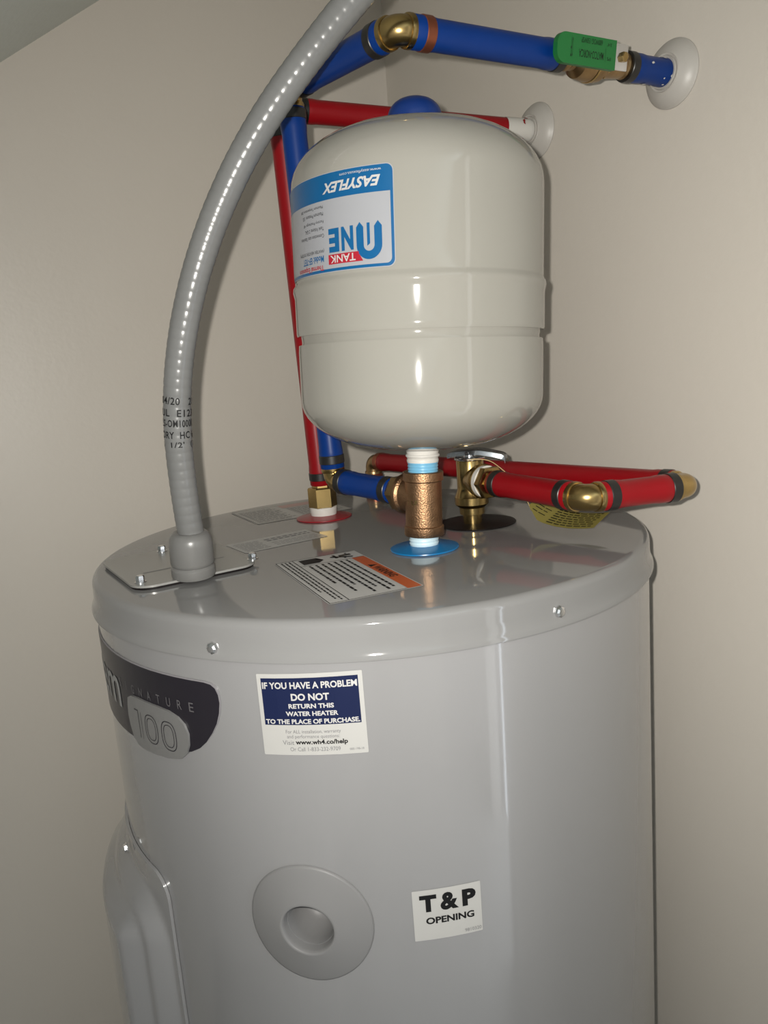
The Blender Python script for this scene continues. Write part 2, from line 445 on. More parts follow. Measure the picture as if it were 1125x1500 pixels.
bar2(b, aw(-46.3), aw(-46.3) + 0.0008, zc - 0.0115, zc + 0.0115); bar2(b, aw(-45.4), aw(-45.4) + 0.0005, zc - 0.0115, zc + 0.0105)
bar2(b, aw(-47.4), aw(-46.2), zc + 0.0105, zc + 0.0115)
for az in (-42.4, -37.7):
    ring2(b, aw(az), zc, 0.0085, 0.0118, 0.0007); ring2(b, aw(az), zc, 0.0058, 0.0091, 0.0006)
drape(b, bmap(0.0033), st); obj('plaque_number', b, 'badge', pq, False)

# sticker: IF YOU HAVE A PROBLEM ...
AZS, ZS = -19.15, -0.0967           # its lower left corner
smap = lambda off: (lambda u, v: cyl(AZS + u * DEG, ZS + v + u * 0.030, off))
SWD, SHT = 16.25 / DEG, 0.0590
stk = flat_part('problem_sticker', rrect(0, SWD, 0, SHT, 0.0008), 'paper', smap(0.0004), wh, st)
stk['label'] = 'white sticker with a navy block of white words'
b = bmesh.new(); bar2(b, 0.0030, SWD - 0.0030, 0.0222, SHT - 0.0030); drape(b, smap(0.0006), st); obj('navy_block', b, 'navy', stk, False)
b = bmesh.new()
def fy(t): return SHT * (1 - t)
text2(b, 'IF YOU HAVE A PROBLEM', 0.0038, SWD - 0.0038, fy(0.180), fy(0.098), bold=0.030)
text2(b, 'DO NOT', 0.0238, 0.0503, fy(0.325), fy(0.238), bold=0.035)
text2(b, 'RETURN THIS', 0.0215, 0.0530, fy(0.420), fy(0.362), bold=0.035)
text2(b, 'WATER HEATER', 0.0190, 0.0555, fy(0.512), fy(0.455), bold=0.035)
text2(b, 'TO THE PLACE OF PURCHASE.', 0.0040, SWD - 0.0038, fy(0.610), fy(0.550), bold=0.035)
drape(b, smap(0.0008), st); obj('white_lettering', b, 'whiteink', stk, False)
b = bmesh.new()
text2(b, 'For ALL installation, warranty', 0.0175, 0.0560, fy(0.742), fy(0.685))
text2(b, 'and performance questions:', 0.0180, 0.0550, fy(0.802), fy(0.745))
text2(b, 'Visit', 0.0145, 0.0228, fy(0.870), fy(0.815))
text2(b, 'Or Call 1-833-232-9709', 0.0195, 0.0548, fy(0.950), fy(0.900))
text2(b, '000-198-18', SWD - 0.0125, SWD - 0.0028, fy(0.955), fy(0.928))
drape(b, smap(0.0006), st); obj('grey_lettering', b, 'inkgrey', stk, False)
b = bmesh.new(); text2(b, 'www.wh4.co/help', 0.0238, 0.0602, fy(0.882), fy(0.808), bold=0.03)
drape(b, smap(0.0006), st); obj('bold_lettering', b, 'ink', stk, False)

# sticker: T&P OPENING
AZP, ZP = 1.8, -0.2428
pmap = lambda off: (lambda u, v: cyl(AZP + u * DEG, ZP + v - u * 0.012, off))
PWD, PHT = 11.0 / DEG, 0.0398
tps = flat_part('opening_sticker', rrect(0, PWD, 0, PHT, 0.0006), 'paper', pmap(0.0004), wh, st)
tps['label'] = 'small white sticker lettered T&P OPENING'
b = bmesh.new()
text2(b, 'T', 0.0050, 0.0172, 0.0225, 0.0358, bold=0.055)
text2(b, '&', 0.0198, 0.0330, 0.0223, 0.0362, bold=0.045)
text2(b, 'P', 0.0358, 0.0460, 0.0225, 0.0358, bold=0.055)
text2(b, 'OPENING', 0.0088, 0.0440, 0.0126, 0.0180, bold=0.035)
drape(b, pmap(0.0006), st); obj('black_lettering', b, 'ink', tps, False)
b = bmesh.new(); text2(b, '9810320', 0.0365, 0.0488, 0.0018, 0.0044); drape(b, pmap(0.0006), st); obj('number_lettering', b, 'inkgrey', tps, False)

# ---- on the lid
def plane_map(o, ax, ay, off):
    o = V((o[0], o[1], 0)); ax = V((ax[0], ax[1], 0)).normalized(); ay = V((ay[0], ay[1], 0)).normalized()
    return lambda u, v: o + ax * u + ay * v + V((0, 0, off))
# warning label; its reading direction runs towards the front right
wr = (0.373, -0.928); wu = (0.928, 0.373)
WL, WH_ = 0.140, 0.074
wc = V((-0.0244, -0.1462, 0)); wo = wc - V((wr[0], wr[1], 0)) * WL / 2 - V((wu[0], wu[1], 0)) * WH_ / 2
wmap = lambda off: plane_map(wo, wr, wu, off)
wl = flat_part('warning_label', rrect(0, WL, 0, WH_, 0.002), 'paper', wmap(0.0003), wh, None)
wl['label'] = 'white warning label with an orange heading strip'
b = bmesh.new(); bar2(b, 0.026, WL - 0.001, WH_ - 0.0125, WH_ - 0.001); drape(b, wmap(0.0005)); obj('heading_strip', b, 'orange', wl, False)
b = bmesh.new()
text2(b, 'WARNING', 0.066, 0.103, WH_ - 0.0105, WH_ - 0.003, bold=0.03)
poly2(b, [(0.057, WH_ - 0.0105), (0.0645, WH_ - 0.0105), (0.0607, WH_ - 0.003)])
# ruled frame and rows of fine print
for x0, x1, y0, y1 in ((0.001, WL - 0.001, 0.0006, 0.0013), (0.001, WL - 0.001, 0.0152, 0.0159), (0.001, 0.0017, 0.001, WH_ - 0.001), (WL - 0.0017, WL - 0.001, 0.001, WH_ - 0.013), (0.0255, 0.0262, 0.0155, WH_ - 0.001)):
    bar2(b, x0, x1, y0, y1)
rnd = random.Random(3)
def fine_rows(bm, x0, x1, ys, h, word=(0.0025, 0.008), gap=0.0012, ends=None):
    for k, y in enumerate(ys):
        x = x0; xe = x1 if ends is None else x0 + (x1 - x0) * ends[k % len(ends)]
        while x < xe - 0.002:
            wd = min(rnd.uniform(*word), xe - x); bar2(bm, x, x + wd, y, y + h); x += wd + gap
ys = [WH_ - 0.0195 - 0.0055 * k for k in range(7)]
fine_rows(b, 0.029, WL - 0.006, ys, 0.0021, ends=(0.95, 1.0, 0.86, 0.97, 0.72, 0.9, 0.6))
fine_rows(b, 0.004, WL - 0.006, [0.0112, 0.0078, 0.0044], 0.0014, ends=(1.0, 0.97, 0.8))
drape(b, wmap(0.0006)); obj('label_print', b, 'ink', wl, False)
b = bmesh.new()
poly2(b, [(0.005, 0.020), (0.022, 0.020), (0.022, 0.034), (0.015, 0.040), (0.011, 0.034), (0.005, 0.036)])
for q in ((0.006, 0.050, 0.018, 0.0525), (0.009, 0.055, 0.014, 0.066), (0.016, 0.057, 0.0215, 0.059), (0.005, 0.062, 0.008, 0.064)): bar2(b, q[0], q[2], q[1], q[3])
poly2(b, [(0.013, 0.046), (0.022, 0.064), (0.019, 0.066), (0.010, 0.048)])
drape(b, wmap(0.0006)); obj('label_pictogram', b, 'ink', wl, False)
# pale instruction label at the back of the lid
bo = (-0.1235, 0.0930); bx_ = (0.894, 0.447); by_ = (-0.447, 0.894)
lmap = lambda off: plane_map(bo, bx_, by_, off)
il = flat_part('instruction_label', rrect(0, 0.118, 0, 0.0985, 0.003), 'greylabel', lmap(0.0003), wh, None)
il['label'] = 'pale printed label lying flat at the back of the lid'
b = bmesh.new()
for x0, x1, y0, y1 in ((0.001, 0.117, 0.001, 0.0018), (0.001, 0.0018, 0.001, 0.0975), (0.001, 0.117, 0.0967, 0.0975), (0.1162, 0.117, 0.001, 0.0975)): bar2(b, x0, x1, y0, y1)
fine_rows(b, 0.005, 0.052, [0.008 + 0.0062 * k for k in range(13)], 0.0018, ends=(0.9, 1.0, 0.8, 0.95))
fine_rows(b, 0.060, 0.112, [0.008 + 0.0062 * k for k in range(10)], 0.0018, ends=(0.9, 1.0, 0.8, 0.95))
drape(b, lmap(0.0005)); obj('label_print', b, 'inkgrey', il, False)
b = bmesh.new(); bar2(b, 0.058, 0.115, 0.073, 0.093); drape(b, lmap(0.0005)); obj('heading_strip', b, 'pink', il, False)
# silver film label between the plate and the red port
fo = (-0.1165, -0.0440); fx = (0.85, 0.527); fyv = (-0.527, 0.85)
fmap = lambda off: plane_map(fo, fx, fyv, off)
fl_ = flat_part('film_label', rrect(0, 0.088, 0, 0.050, 0.002), 'film', fmap(0.0003), wh, None)
fl_['label'] = 'silver film label with rows of fine print'
b = bmesh.new()
fine_rows(b, 0.004, 0.030, [0.006 + 0.0055 * k for k in range(7)], 0.0014)
fine_rows(b, 0.036, 0.084, [0.030, 0.037], 0.0036, word=(0.003, 0.006), gap=0.002)
fine_rows(b, 0.036, 0.084, [0.008, 0.014, 0.020], 0.0012)
drape(b, fmap(0.0005)); obj('label_print', b, 'inkgrey', fl_, False)

# coloured rings round the ports
def ring_part(name, c, r, h, m, hole):
    b = bmesh.new()
    lathe(b, [(hole, 0.0002), (r - 0.0004, 0.0002), (r, 0.0008), (r - 0.0002, h * 0.55), (r - 0.003, h * 0.8), (hole + 0.006, h), (hole + 0.001, h + 0.0012), (hole, h + 0.0012), (hole, 0.0002)], V((c[0], c[1], 0)), V((0, 0, 1)), 56, caps=False)
    return obj(name, b, m, wh, 35)
RP = V((-0.0502, 0.1047, 0)); BP = V((0.0467, -0.0802, 0)); VP = V((0.1023, 0.0034, 0))
ring_part('hot_port_ring', RP, 0.031, 0.0026, 'redring', 0.0135)['label'] = 'red plastic ring round the hot port'
ring_part('cold_port_ring', BP, 0.0305, 0.0028, 'bluering', 0.0128)['label'] = 'blue plastic ring round the cold port'
ring_part('relief_port_ring', VP + V((0.005, 0.005, 0)), 0.0385, 0.0022, 'blackring', 0.006)['label'] = 'black plastic ring round the relief valve port'
def nipple(bm, o, d, r, L, pitch=0.0030, amp=0.0006, n=28):
    prof = [(r - amp, 0)]; k = 0
    h = 0.0
    while h < L:
        prof += [(r - amp, min(L, h + pitch * 0.15)), (r, min(L, h + pitch * 0.45)), (r, min(L, h + pitch * 0.6)), (r - amp, min(L, h + pitch * 0.95))]
        h += pitch
    lathe(bm, prof, o, d, n); return bm
b = bmesh.new(); nipple(b, BP + V((0, 0, 0.001)), V((0, 0, 1)), 0.0131, 0.0145); obj('cold_nipple', b, 'whitenip', wh, 60)
b = bmesh.new(); lathe(b, [(0.0136, 0.001), (0.0142, 0.004), (0.0150, 0.010), (0.0152, 0.0125), (0.0140, 0.0130)], RP, V((0, 0, 1)), 28); obj('hot_nipple', b, 'tape', wh, 60)

# junction cover plate, its edge runs parallel to e_a
ea = V((0.864, 0.505, 0)).normalized(); eb = V((-0.505, 0.864, 0)).normalized()
pf = V((-0.1870, -0.1530, 0))                # front corner
jmap = lambda off: (lambda u, v: pf + ea * u + eb * v + V((0, 0, off)))
JW, JH = 0.106, 0.128
def plate_mesh(P, z0, z1):
    b = bmesh.new(); poly2(b, P)
    f = b.faces[:]
    r = bmesh.ops.extrude_face_region(b, geom=f)
    for g in r['geom']:
        if isinstance(g, bmesh.types.BMVert): g.co.z = 1
    for v in b.verts: v.co = jmap(z1 if v.co.z > 0.5 else z0)(v.co.x, v.co.y)
    return b
jp = obj('junction_cover', plate_mesh(rrect(0, JW, 0, JH, 0.018, 8), 0.0022, 0.0040), 'plate', wh, 30, label='flat metal junction cover held by screws')
g = obj('cover_gasket', plate_mesh(rrect(0.0012, JW - 0.0012, 0.0012, JH - 0.0012, 0.017, 8), 0.0002, 0.0022), 'blackring', jp, 30)
lo = bmesh.new(); poly2(lo, rrect(0.018, 0.090, 0.045, 0.0466, 0.0006)); 
obj('cover_crease', drape(lo, jmap(0.0042)), 'inkgrey', jp, False)
for p in (V((-0.1886, -0.1334, 0.004)), V((-0.1990, -0.0230, 0.004)), V((-0.1045, -0.0850, 0.004)), pf + ea * 0.096 + eb * 0.112 + V((0, 0, 0.004))):
    screw_head('cover_screw', p, V((0, 0, 1)), jp, 0.0036, 0.0058)

# ------------------------------------------------------------------ electrical conduit
cpts = [(-0.1449, -0.125, 0.0285), (-0.1456, -0.128, 0.0536), (-0.1458, -0.131, 0.0857), (-0.1448, -0.134, 0.1185), (-0.1418, -0.137, 0.1449), (-0.1357, -0.14, 0.1755), (-0.1256, -0.143, 0.2099), (-0.1138, -0.146, 0.2383),
        (-0.0976, -0.149, 0.2726), (-0.0778, -0.152, 0.3032), (-0.0591, -0.155, 0.3285), (-0.0408, -0.158, 0.3486), (-0.022, -0.161, 0.3674), (-0.0023, -0.164, 0.386), (0.0149, -0.167, 0.4018), (0.0335, -0.17, 0.4181)]
cpts += [(0.060, -0.174, 0.438), (0.092, -0.178, 0.462), (0.124, -0.182, 0.492), (0.150, -0.186, 0.530), (0.168, -0.190, 0.580), (0.176, -0.193, 0.640), (0.178, -0.195, 0.690), (0.178, -0.196, 0.726)]
def catmull(P, step):
    P = [V(p) for p in P]; out = []
    for i in range(len(P) - 1):
        p0 = P[max(i - 1, 0)]; p1 = P[i]; p2 = P[i + 1]; p3 = P[min(i + 2, len(P) - 1)]
        n = max(2, int((p2 - p1).length / step))
        for k in range(n):
            t = k / n
            out.append(0.5 * ((2 * p1) + (p2 - p0) * t + (2 * p0 - 5 * p1 + 4 * p2 - p3) * t * t + (-p0 + 3 * p1 - 3 * p2 + p3) * t ** 3))
    out.append(P[-1]); return out
# even out the measured path
for _ in range(2):
    cpts = [cpts[0]] + [tuple((a + 2 * b_ + c) / 4 for a, b_, c in zip(cpts[i - 1], cpts[i], cpts[i + 1])) for i in range(1, len(cpts) - 1)] + [cpts[-1]]
path = catmull(cpts, 0.0010)
CB = V((-0.1475, -0.1235, 0.0040))
co = thing('electrical_conduit', 'grey flexible conduit rising from the heater lid to the sloping ceiling', 'conduit', CB)
b = bmesh.new()
def crib(s):
    ph = (s / 0.0072) % 1.0
    return 0.01075 - 0.00022 * (0.5 + 0.5 * math.cos(2 * math.pi * ph)) ** 3
tube(b, path, crib, 28)
obj('hose', b, 'conduit', co, 60)
cd_ = (V(cpts[1]) - CB).normalized()
b = bmesh.new()
lathe(b, [(0.0, 0), (0.0172, 0.0), (0.0178, 0.0015), (0.0178, 0.0075), (0.0168, 0.0090), (0.0160, 0.0096)], CB, cd_, 40)
cn = obj('locknut', b, 'connector', co, 30)
b = bmesh.new()
lathe(b, [(0.0160, 0.0094), (0.0171, 0.0104), (0.0176, 0.0125), (0.0176, 0.027), (0.0171, 0.0315), (0.0155, 0.0350), (0.0130, 0.0372), (0.0108, 0.0374)], CB, cd_, 40)
obj('connector_body', b, 'connector', co, 40)
# printed rows across the hose
def nearest(z): return min(range(2, len(path) - 2), key=lambda i: abs(path[i].z - z) if path[i].z < 0.3 else 9)
b = bmesh.new()
rows = [(0.1470, '04/20   21'), (0.1385, 'UL  E123'), (0.1300, 'LS-OM1000R'), (0.1215, 'DRY  HC 6'), (0.1130, "1  1/2'  (1")]
for z, s in rows:
    i = nearest(z); p = path[i]; t = (path[i + 2] - path[i - 2]).normalized()
    side = (CAM - p); side = (side - t * side.dot(t)).normalized(); rt = t.cross(side)
    tb = bmesh.new(); text2(tb, s, -0.0150, 0.0150, -0.0028, 0.0028, bold=0.012, space=1.1)
    def f(u, v, p=p, t=t, side=side, rt=rt):
        a = u / 0.0109; return p + t * v + side * (0.01105 * math.cos(a)) - rt * (0.01105 * math.sin(a)) * -1
    drape(tb, f, 0.0015)
    me = bpy.data.meshes.new('row'); tb.to_mesh(me); tb.free(); b.from_mesh(me); bpy.data.meshes.remove(me)
obj('printed_rows', b, 'ink', co, False)

# ------------------------------------------------------------------ pipes
PR = 0.0113
def ring_on(name, p, d, m, parent, r=PR + 0.0012, wdt=0.0085):
    b = bmesh.new()
    lathe(b, [(PR - 0.001, -wdt / 2), (r - 0.0005, -wdt / 2), (r, -wdt / 2 + 0.0005), (r, wdt / 2 - 0.0005), (r - 0.0005, wdt / 2), (PR - 0.001, wdt / 2)], p, d, 32)
    return obj(name, b, m, parent, 30)
def pipe(name, A, B, m, parent, ends=(True, True)):
    """a straight run; it swells a little where it is pushed over a fitting"""
    A, B = V(A), V(B); L = (B - A).length; d = (B - A).normalized()
    prof = []
    fl = 0.0006
    prof += [(PR - 0.002, 0), (PR + (fl if ends[0] else 0) - 0.0006, 0), (PR + (fl if ends[0] else 0), 0.0008), (PR + (fl if ends[0] else 0), 0.017), (PR, 0.022)]
    prof += [(PR, L - 0.022), (PR + (fl if ends[1] else 0), L - 0.017), (PR + (fl if ends[1] else 0), L - 0.0008), (PR + (fl if ends[1] else 0) - 0.0006, L), (PR - 0.002, L)]
    if L < 0.05:
        prof = [(PR - 0.002, 0), (PR, 0.0006), (PR, L - 0.0006), (PR - 0.002, L)]
    b = bmesh.new(); lathe(b, prof, A, d, 36)
    return obj(name, b, m, parent, 40)
def elbow(name, c, d0, d1, m, parent, reach=0.017, r=0.0102, R=0.0115):
    """d0, d1 point from the corner out along the two arms"""
    c = V(c); d0 = V(d0).normalized(); d1 = V(d1).normalized()
    ang = d0.angle(d1); tan = R / math.tan(ang / 2)
    tan = min(tan, reach * 0.8)
    P = [c + d0 * reach, c + d0 * (reach + tan) / 2]
    for k in range(13):
        t = k / 12; P.append(c + d0 * tan * (1 - t) ** 2 + d1 * tan * t ** 2)
    P += [c + d1 * (reach + tan) / 2, c + d1 * reach]
    b = bmesh.new(); tube(b, P, r, 28)
    for d in (d0, d1):
        lathe(b, [(r * 0.9, reach - 0.0045), (r + 0.0010, reach - 0.0042), (r + 0.0014, reach - 0.003), (r + 0.0014, reach), (r * 0.9, reach + 0.0002)], c, d, 28)
    return obj(name, b, m, parent, 45)

# ---- cold water: tee, short pipe, riser, two runs, into the right wall
TZ = 0.0465
EB = V((-0.0318, 0.0160, 0.0535))            # lower elbow
ETOP = V((-0.0400, 0.0030, 0.4095))           # upper elbow
EMID = V((0.0495, -0.1175, 0.4035))
W1 = E1 * SW + E2 * (V((0.3111, 0.0177, 0)).dot(E2)) + V((0, 0, 0.4035))
cw = thing('cold_water_pipe', 'blue plastic cold water pipe running from the heater up and into the right wall', 'pipe', EB)
TEE = V((BP.x + 0.0021, BP.y, TZ))
d_short = (TEE - EB).normalized()
gap = 0.0165
pipe('pipe', EB + d_short * 0.0118, TEE - d_short * 0.0390, 'blue', cw)
ring_on('crimp_ring', EB + d_short * 0.0165, d_short, 'black', cw)
ring_on('crimp_ring', TEE - d_short * 0.0450, d_short, 'black', cw)
d_up = (ETOP - EB).normalized()
elbow('elbow', EB, d_short, d_up, 'brass', cw, reach=0.0128, R=0.0105)
pipe('pipe', EB + d_up * 0.0125, ETOP - d_up * gap, 'blue', cw)
ring_on('crimp_ring', EB + d_up * 0.0215, d_up, 'black', cw)
ring_on('crimp_ring', ETOP - d_up * (gap + 0.006), d_up, 'black', cw)
d_mid = (EMID - ETOP).normalized()
elbow('elbow', ETOP, -d_up, d_mid, 'brass', cw)
pipe('pipe', ETOP + d_mid * gap, EMID - d_mid * 0.0112, 'blue', cw)
ring_on('crimp_ring', ETOP + d_mid * (gap + 0.006), d_mid, 'black', cw)
ring_on('crimp_ring', EMID - d_mid * 0.0235, d_mid, 'black', cw)
d_w = (W1 - EMID).normalized(); LW = (W1 - EMID).length
elbow('elbow', EMID, -d_mid, d_w, 'brass', cw, reach=0.0118, r=0.0108, R=0.0105)
# the ball valve sits between VA and VB along this run
VA, VB = LW * 0.543, LW * 0.792
pipe('pipe', EMID + d_w * 0.0112, EMID + d_w * VA, 'blue', cw)
ring_on('crimp_ring', EMID + d_w * 0.0245, d_w, 'copper', cw)['label'] = 'copper crimp ring beside the brass elbow'
ring_on('crimp_ring', EMID + d_w * (VA - 0.005), d_w, 'black', cw)
pipe('pipe', EMID + d_w * VB, W1 - d_w * 0.0005, 'blue', cw)
ring_on('crimp_ring', EMID + d_w * (VB + 0.004), d_w, 'black', cw)
b = bmesh.new()      # smears of white wall paint on the pipe's end
rp = random.Random(5)
xx, yy, dd = frame(d_w)
for k in range(16):
    s = LW - 0.012 - abs(rp.gauss(0, 0.009)) if k < 11 else LW - rp.uniform(0.02, 0.045)
    a = rp.uniform(0, 2 * math.pi); q = (xx * math.cos(a) + yy * math.sin(a)); tq = dd.cross(q)
    c = EMID + d_w * s + q * (PR + 0.0007)
    n = rp.randint(5, 7); rr = rp.uniform(0.0006, 0.0019)
    f = [b.verts.new(c + (d_w * math.cos(2 * math.pi * j / n) * 1.5 + tq * math.sin(2 * math.pi * j / n)) * rr * rp.uniform(0.6, 1.2)) for j in range(n)]
    b.faces.new(f)
obj('paint_smears', b, 'whiteplastic', cw, False)

bvp = EMID + d_w * (VA + VB) / 2
bv = thing('ball_valve', 'brass ball valve with a green lever handle on the blue pipe', 'valve', bvp)
b = bmesh.new()
h = (VB - VA) / 2
lathe(b, [(0.0098, -h - 0.001), (0.0108, -h + 0.001), (0.0108, -h + 0.006), (0.0096, -h + 0.008), (0.0098, -h + 0.012), (0.0118, -h + 0.014), (0.0150, -h + 0.017), (0.0166, -0.008), (0.0166, -0.001), (0.0156, 0.005), (0.0122, 0.009), (0.0118, 0.014), (0.0104, h - 0.007), (0.0100, h - 0.005), (0.0108, h - 0.003), (0.0098, h + 0.001)], bvp, d_w, 32)
obj('valve_body', b, 'darkbrass', bv, 30)
b = bmesh.new(); lathe(b, [(0.0160, -0.002), (0.0172, -0.0015), (0.0172, 0.0005), (0.0160, 0.001)], bvp - d_w * 0.004, d_w, 32); lathe(b, [(0.0118, -0.0008), (0.0128, -0.0005), (0.0128, 0.0005), (0.0118, 0.0008)], bvp + d_w * 0.011, d_w, 8); obj('valve_seams', b, 'brass', bv, 30)
hz = V((E1.y, -E1.x, 0))                     # level, off the wall towards the room
stem = (hz * math.cos(math.radians(9)) - V((0, 0, 1)) * math.sin(math.radians(9))).normalized()
hup = d_w.cross(stem).normalized()
if hup.z < 0: hup = -hup
sp = EMID + d_w * 0.2065                       # the stem is at the wall end of the valve
b = bmesh.new(); lathe(b, [(0.0075, 0.006), (0.0075, 0.017), (0.0055, 0.018), (0.0055, 0.022)], sp, stem, 20); obj('stem', b, 'brass', bv, 30)
hc = sp + stem * 0.0215
# handle: a metal strap (bare at the pivot) inside a green vinyl sleeve
b = bmesh.new(); box(b, hc - d_w * 0.0015, d_w, hup, stem, 0.0085, 0.0100, 0.0010, 0.0006); strap = obj('handle_strap', b, 'steel', bv, 30)
b = bmesh.new(); lathe(b, [(0.0042, 0.001), (0.0042, 0.0040), (0.0032, 0.0046), (0, 0.0046)], hc + d_w * 0.001, stem, 6); obj('handle_nut', b, 'brass', strap, 30)
hl, hh = 0.0640, 0.0110
o2 = hc - d_w * 0.0085
def handle_outline(n=8):
    P = rrect(-hl, 0.0, -hh, hh, 0.0085, n, (1, 0, 0, 1)); 
    return P
b = bmesh.new(); poly2(b, handle_outline())
r_ = bmesh.ops.extrude_face_region(b, geom=b.faces[:])
for g_ in r_['geom']:
    if isinstance(g_, bmesh.types.BMVert): g_.co.z = 1
bmesh.ops.bevel(b, geom=[e for e in b.edges if abs(e.verts[0].co.z - e.verts[1].co.z) < 1e-6], offset=0.0009, segments=2, affect='EDGES')
for v in b.verts:
    sag = 0.0
    v.co = o2 + d_w * v.co.x + hup * v.co.y + stem * (-0.0024 + 0.0050 * v.co.z)
hd = obj('handle_sleeve', b, 'green', bv, 30, label='green vinyl handle sleeve with dark lettering')
b = bmesh.new()
text2(b, 'MATCO-NORCA', 0.014, 0.041, -0.0005, 0.0052, bold=0.01)
text2(b, '600WOG 150WSP', 0.016, 0.039, -0.0092, -0.0052, bold=0.01)
text2(b, "3/4'", 0.0055, 0.0105, -0.0080, -0.0055); text2(b, 'IPS', 0.0055, 0.0100, 0.0022, 0.0048); bar2(b, 0.0118, 0.0121, -0.004, 0.006)
text2(b, 'OFF', 0.0475, 0.0500, -0.008, 0.006)
drape(b, lambda u, v: o2 - d_w * u - hup * v + stem * 0.00275)   # the lettering stands on its head
obj('lettering', b, 'greenink', hd, False)

# ---- escutcheons on the right wall
def escutcheon(label, p, r, h=0.011):
    t = thing('escutcheon', label, 'escutcheon', p)
    t['group'] = 'white plastic escutcheons on the right wall'
    b = bmesh.new()
    lathe(b, [(r, 0.0), (r, 0.0012), (r - 0.0015, 0.0030), (r * 0.90, 0.0052), (r * 0.72, 0.0085), (r * 0.55, h), (PR + 0.0045, h + 0.0012), (PR + 0.0030, h + 0.0008), (PR + 0.0008, h - 0.001), (PR + 0.0002, 0.0)], p, -E1, 64, caps=False)
    obj('plate', b, 'escutcheon', t, 30)
    b = bmesh.new()
    lathe(b, [(PR + 0.0006, 0.002), (PR + 0.0028, h + 0.0010), (PR + 0.0022, h + 0.0022), (PR + 0.0004, h + 0.0016)], p, -E1, 40, caps=False)
    obj('collar', b, 'escutcheon', t, 40)
    return t
escutcheon('white dome-shaped escutcheon where the blue pipe enters the wall', W1 - E1 * 0.0002, 0.0292)
W2 = E1 * SW + E2 * (V((0.2236, 0.1822, 0)).dot(E2)) + V((0, 0, 0.4075))
escutcheon('white dome-shaped escutcheon behind the cream tank where the red pipe enters', W2 - E1 * 0.0002, 0.0295)

# ---- hot water: adapter on the red ring, riser, run into the right wall
RTOP = V((-0.0565, 0.0850, 0.4190))
hw = thing('hot_water_pipe', 'red plastic hot water pipe rising from the red ring and into the wall', 'pipe', RP + V((0, 0, 0.0125)))
b = bmesh.new()
lathe(b, [(0.0, 0.0122), (0.0150, 0.0122), (0.0158, 0.0130), (0.0158, 0.0335), (0.0148, 0.0348), (0.0108, 0.0350), (0.0104, 0.0400), (0, 0.0400)], RP, V((0, 0, 1)), 6, rot=math.radians(-21))
obj('adapter_nut', b, 'brass', hw, 25, label='brass hexagon adapter nut')
RB0 = RP + V((0, 0, 0.0375)); d_r = (RTOP - RB0).normalized()
pipe('pipe', RB0, RTOP - d_r * gap, 'red', hw)
ring_on('crimp_ring', RB0 + d_r * 0.0098, d_r, 'black', hw)
ring_on('crimp_ring', RTOP - d_r * (gap + 0.006), d_r, 'black', hw)
d_h = (W2 - RTOP).normalized()
elbow('elbow', RTOP, -d_r, d_h, 'brass', hw)
pipe('pipe', RTOP + d_h * gap, W2 - d_h * 0.0005, 'red', hw)
ring_on('crimp_ring', RTOP + d_h * (gap + 0.0075), d_h, 'black', hw)
b = bmesh.new()
xx, yy, dd = frame(d_h); LH = (W2 - RTOP).length
lathe(b, [(PR + 0.0004, 0), (PR + 0.0008, 0.004), (PR + 0.0010, 0.040)], W2 - d_h * 0.042, d_h, 24, caps=False)
obj('paint_coat', b, 'whiteplastic', hw, 60, label='white paint over the pipe end')
b = bmesh.new()
for k in range(9):
    a = rp.uniform(0, 2 * math.pi); q = (xx * math.cos(a) + yy * math.sin(a)); tq = dd.cross(q)
    c = W2 - d_h * rp.uniform(0.014, 0.038) + q * (PR + 0.0013); rr = rp.uniform(0.001, 0.0032)
    b.faces.new([b.verts.new(c + (d_h * math.cos(2 * math.pi * j / 6) + tq * math.sin(2 * math.pi * j / 6)) * rr * rp.uniform(0.5, 1.2)) for j in range(6)])
obj('bare_patches', b, 'red', hw, False)

# ------------------------------------------------------------------ bronze tee
tee = thing('pipe_tee', 'cast bronze pipe tee between the blue ring and the cream tank', 'pipe fitting', BP + V((0, 0, 0.0125)))
TAX = V((0.044, 0, 1)).normalized()
b = bmesh.new()
lathe(b, [(0.0128, 0.0125), (0.0170, 0.0125), (0.0174, 0.0132), (0.0174, 0.0205), (0.0170, 0.0210), (0.0161, 0.0214), (0.0161, 0.0600), (0.0170, 0.0606), (0.0176, 0.0612), (0.0176, 0.0682), (0.0170, 0.0688), (0.0125, 0.0688), (0.0120, 0.0660)], BP, TAX, 44)
lathe(b, [(0.0155, 0.0), (0.0155, 0.0165), (0.0158, 0.0175), (0.0178, 0.0190), (0.0182, 0.0196), (0.0182, 0.0232), (0.0174, 0.0240), (0.0135, 0.0242)], TEE, -d_short, 40, caps=False)
tb = obj('tee_body', b, 'bronze', tee, 35)
b = bmesh.new()
tdir = (V((CAM.x, CAM.y, 0)) - V((TEE.x, TEE.y, 0))).normalized(); taz = math.atan2(tdir.x, -tdir.y) - math.radians(38)
tb2 = bmesh.new(); text2(tb2, '1 LF', -0.0055, 0.0055, -0.0020, 0.0020, bold=0.02)
def tmap(u, v):
    a = taz + u / 0.0163; return V((TEE.x + 0.01635 * math.sin(a), TEE.y - 0.01635 * math.cos(a), TEE.z - 0.003 + v))
drape(tb2, tmap, 0.0015); obj('cast_lettering', tb2, 'brass', tb, False); b.free()
b = bmesh.new()
lathe(b, [(0.0118, 0.0236), (0.0160, 0.0238), (0.0166, 0.0246), (0.0166, 0.0325), (0.0158, 0.0336), (0.0112, 0.0340), (0.0112, 0.0400)], TEE, -d_short, 6)
obj('adapter_nut', b, 'darkbrass', tee, 25)

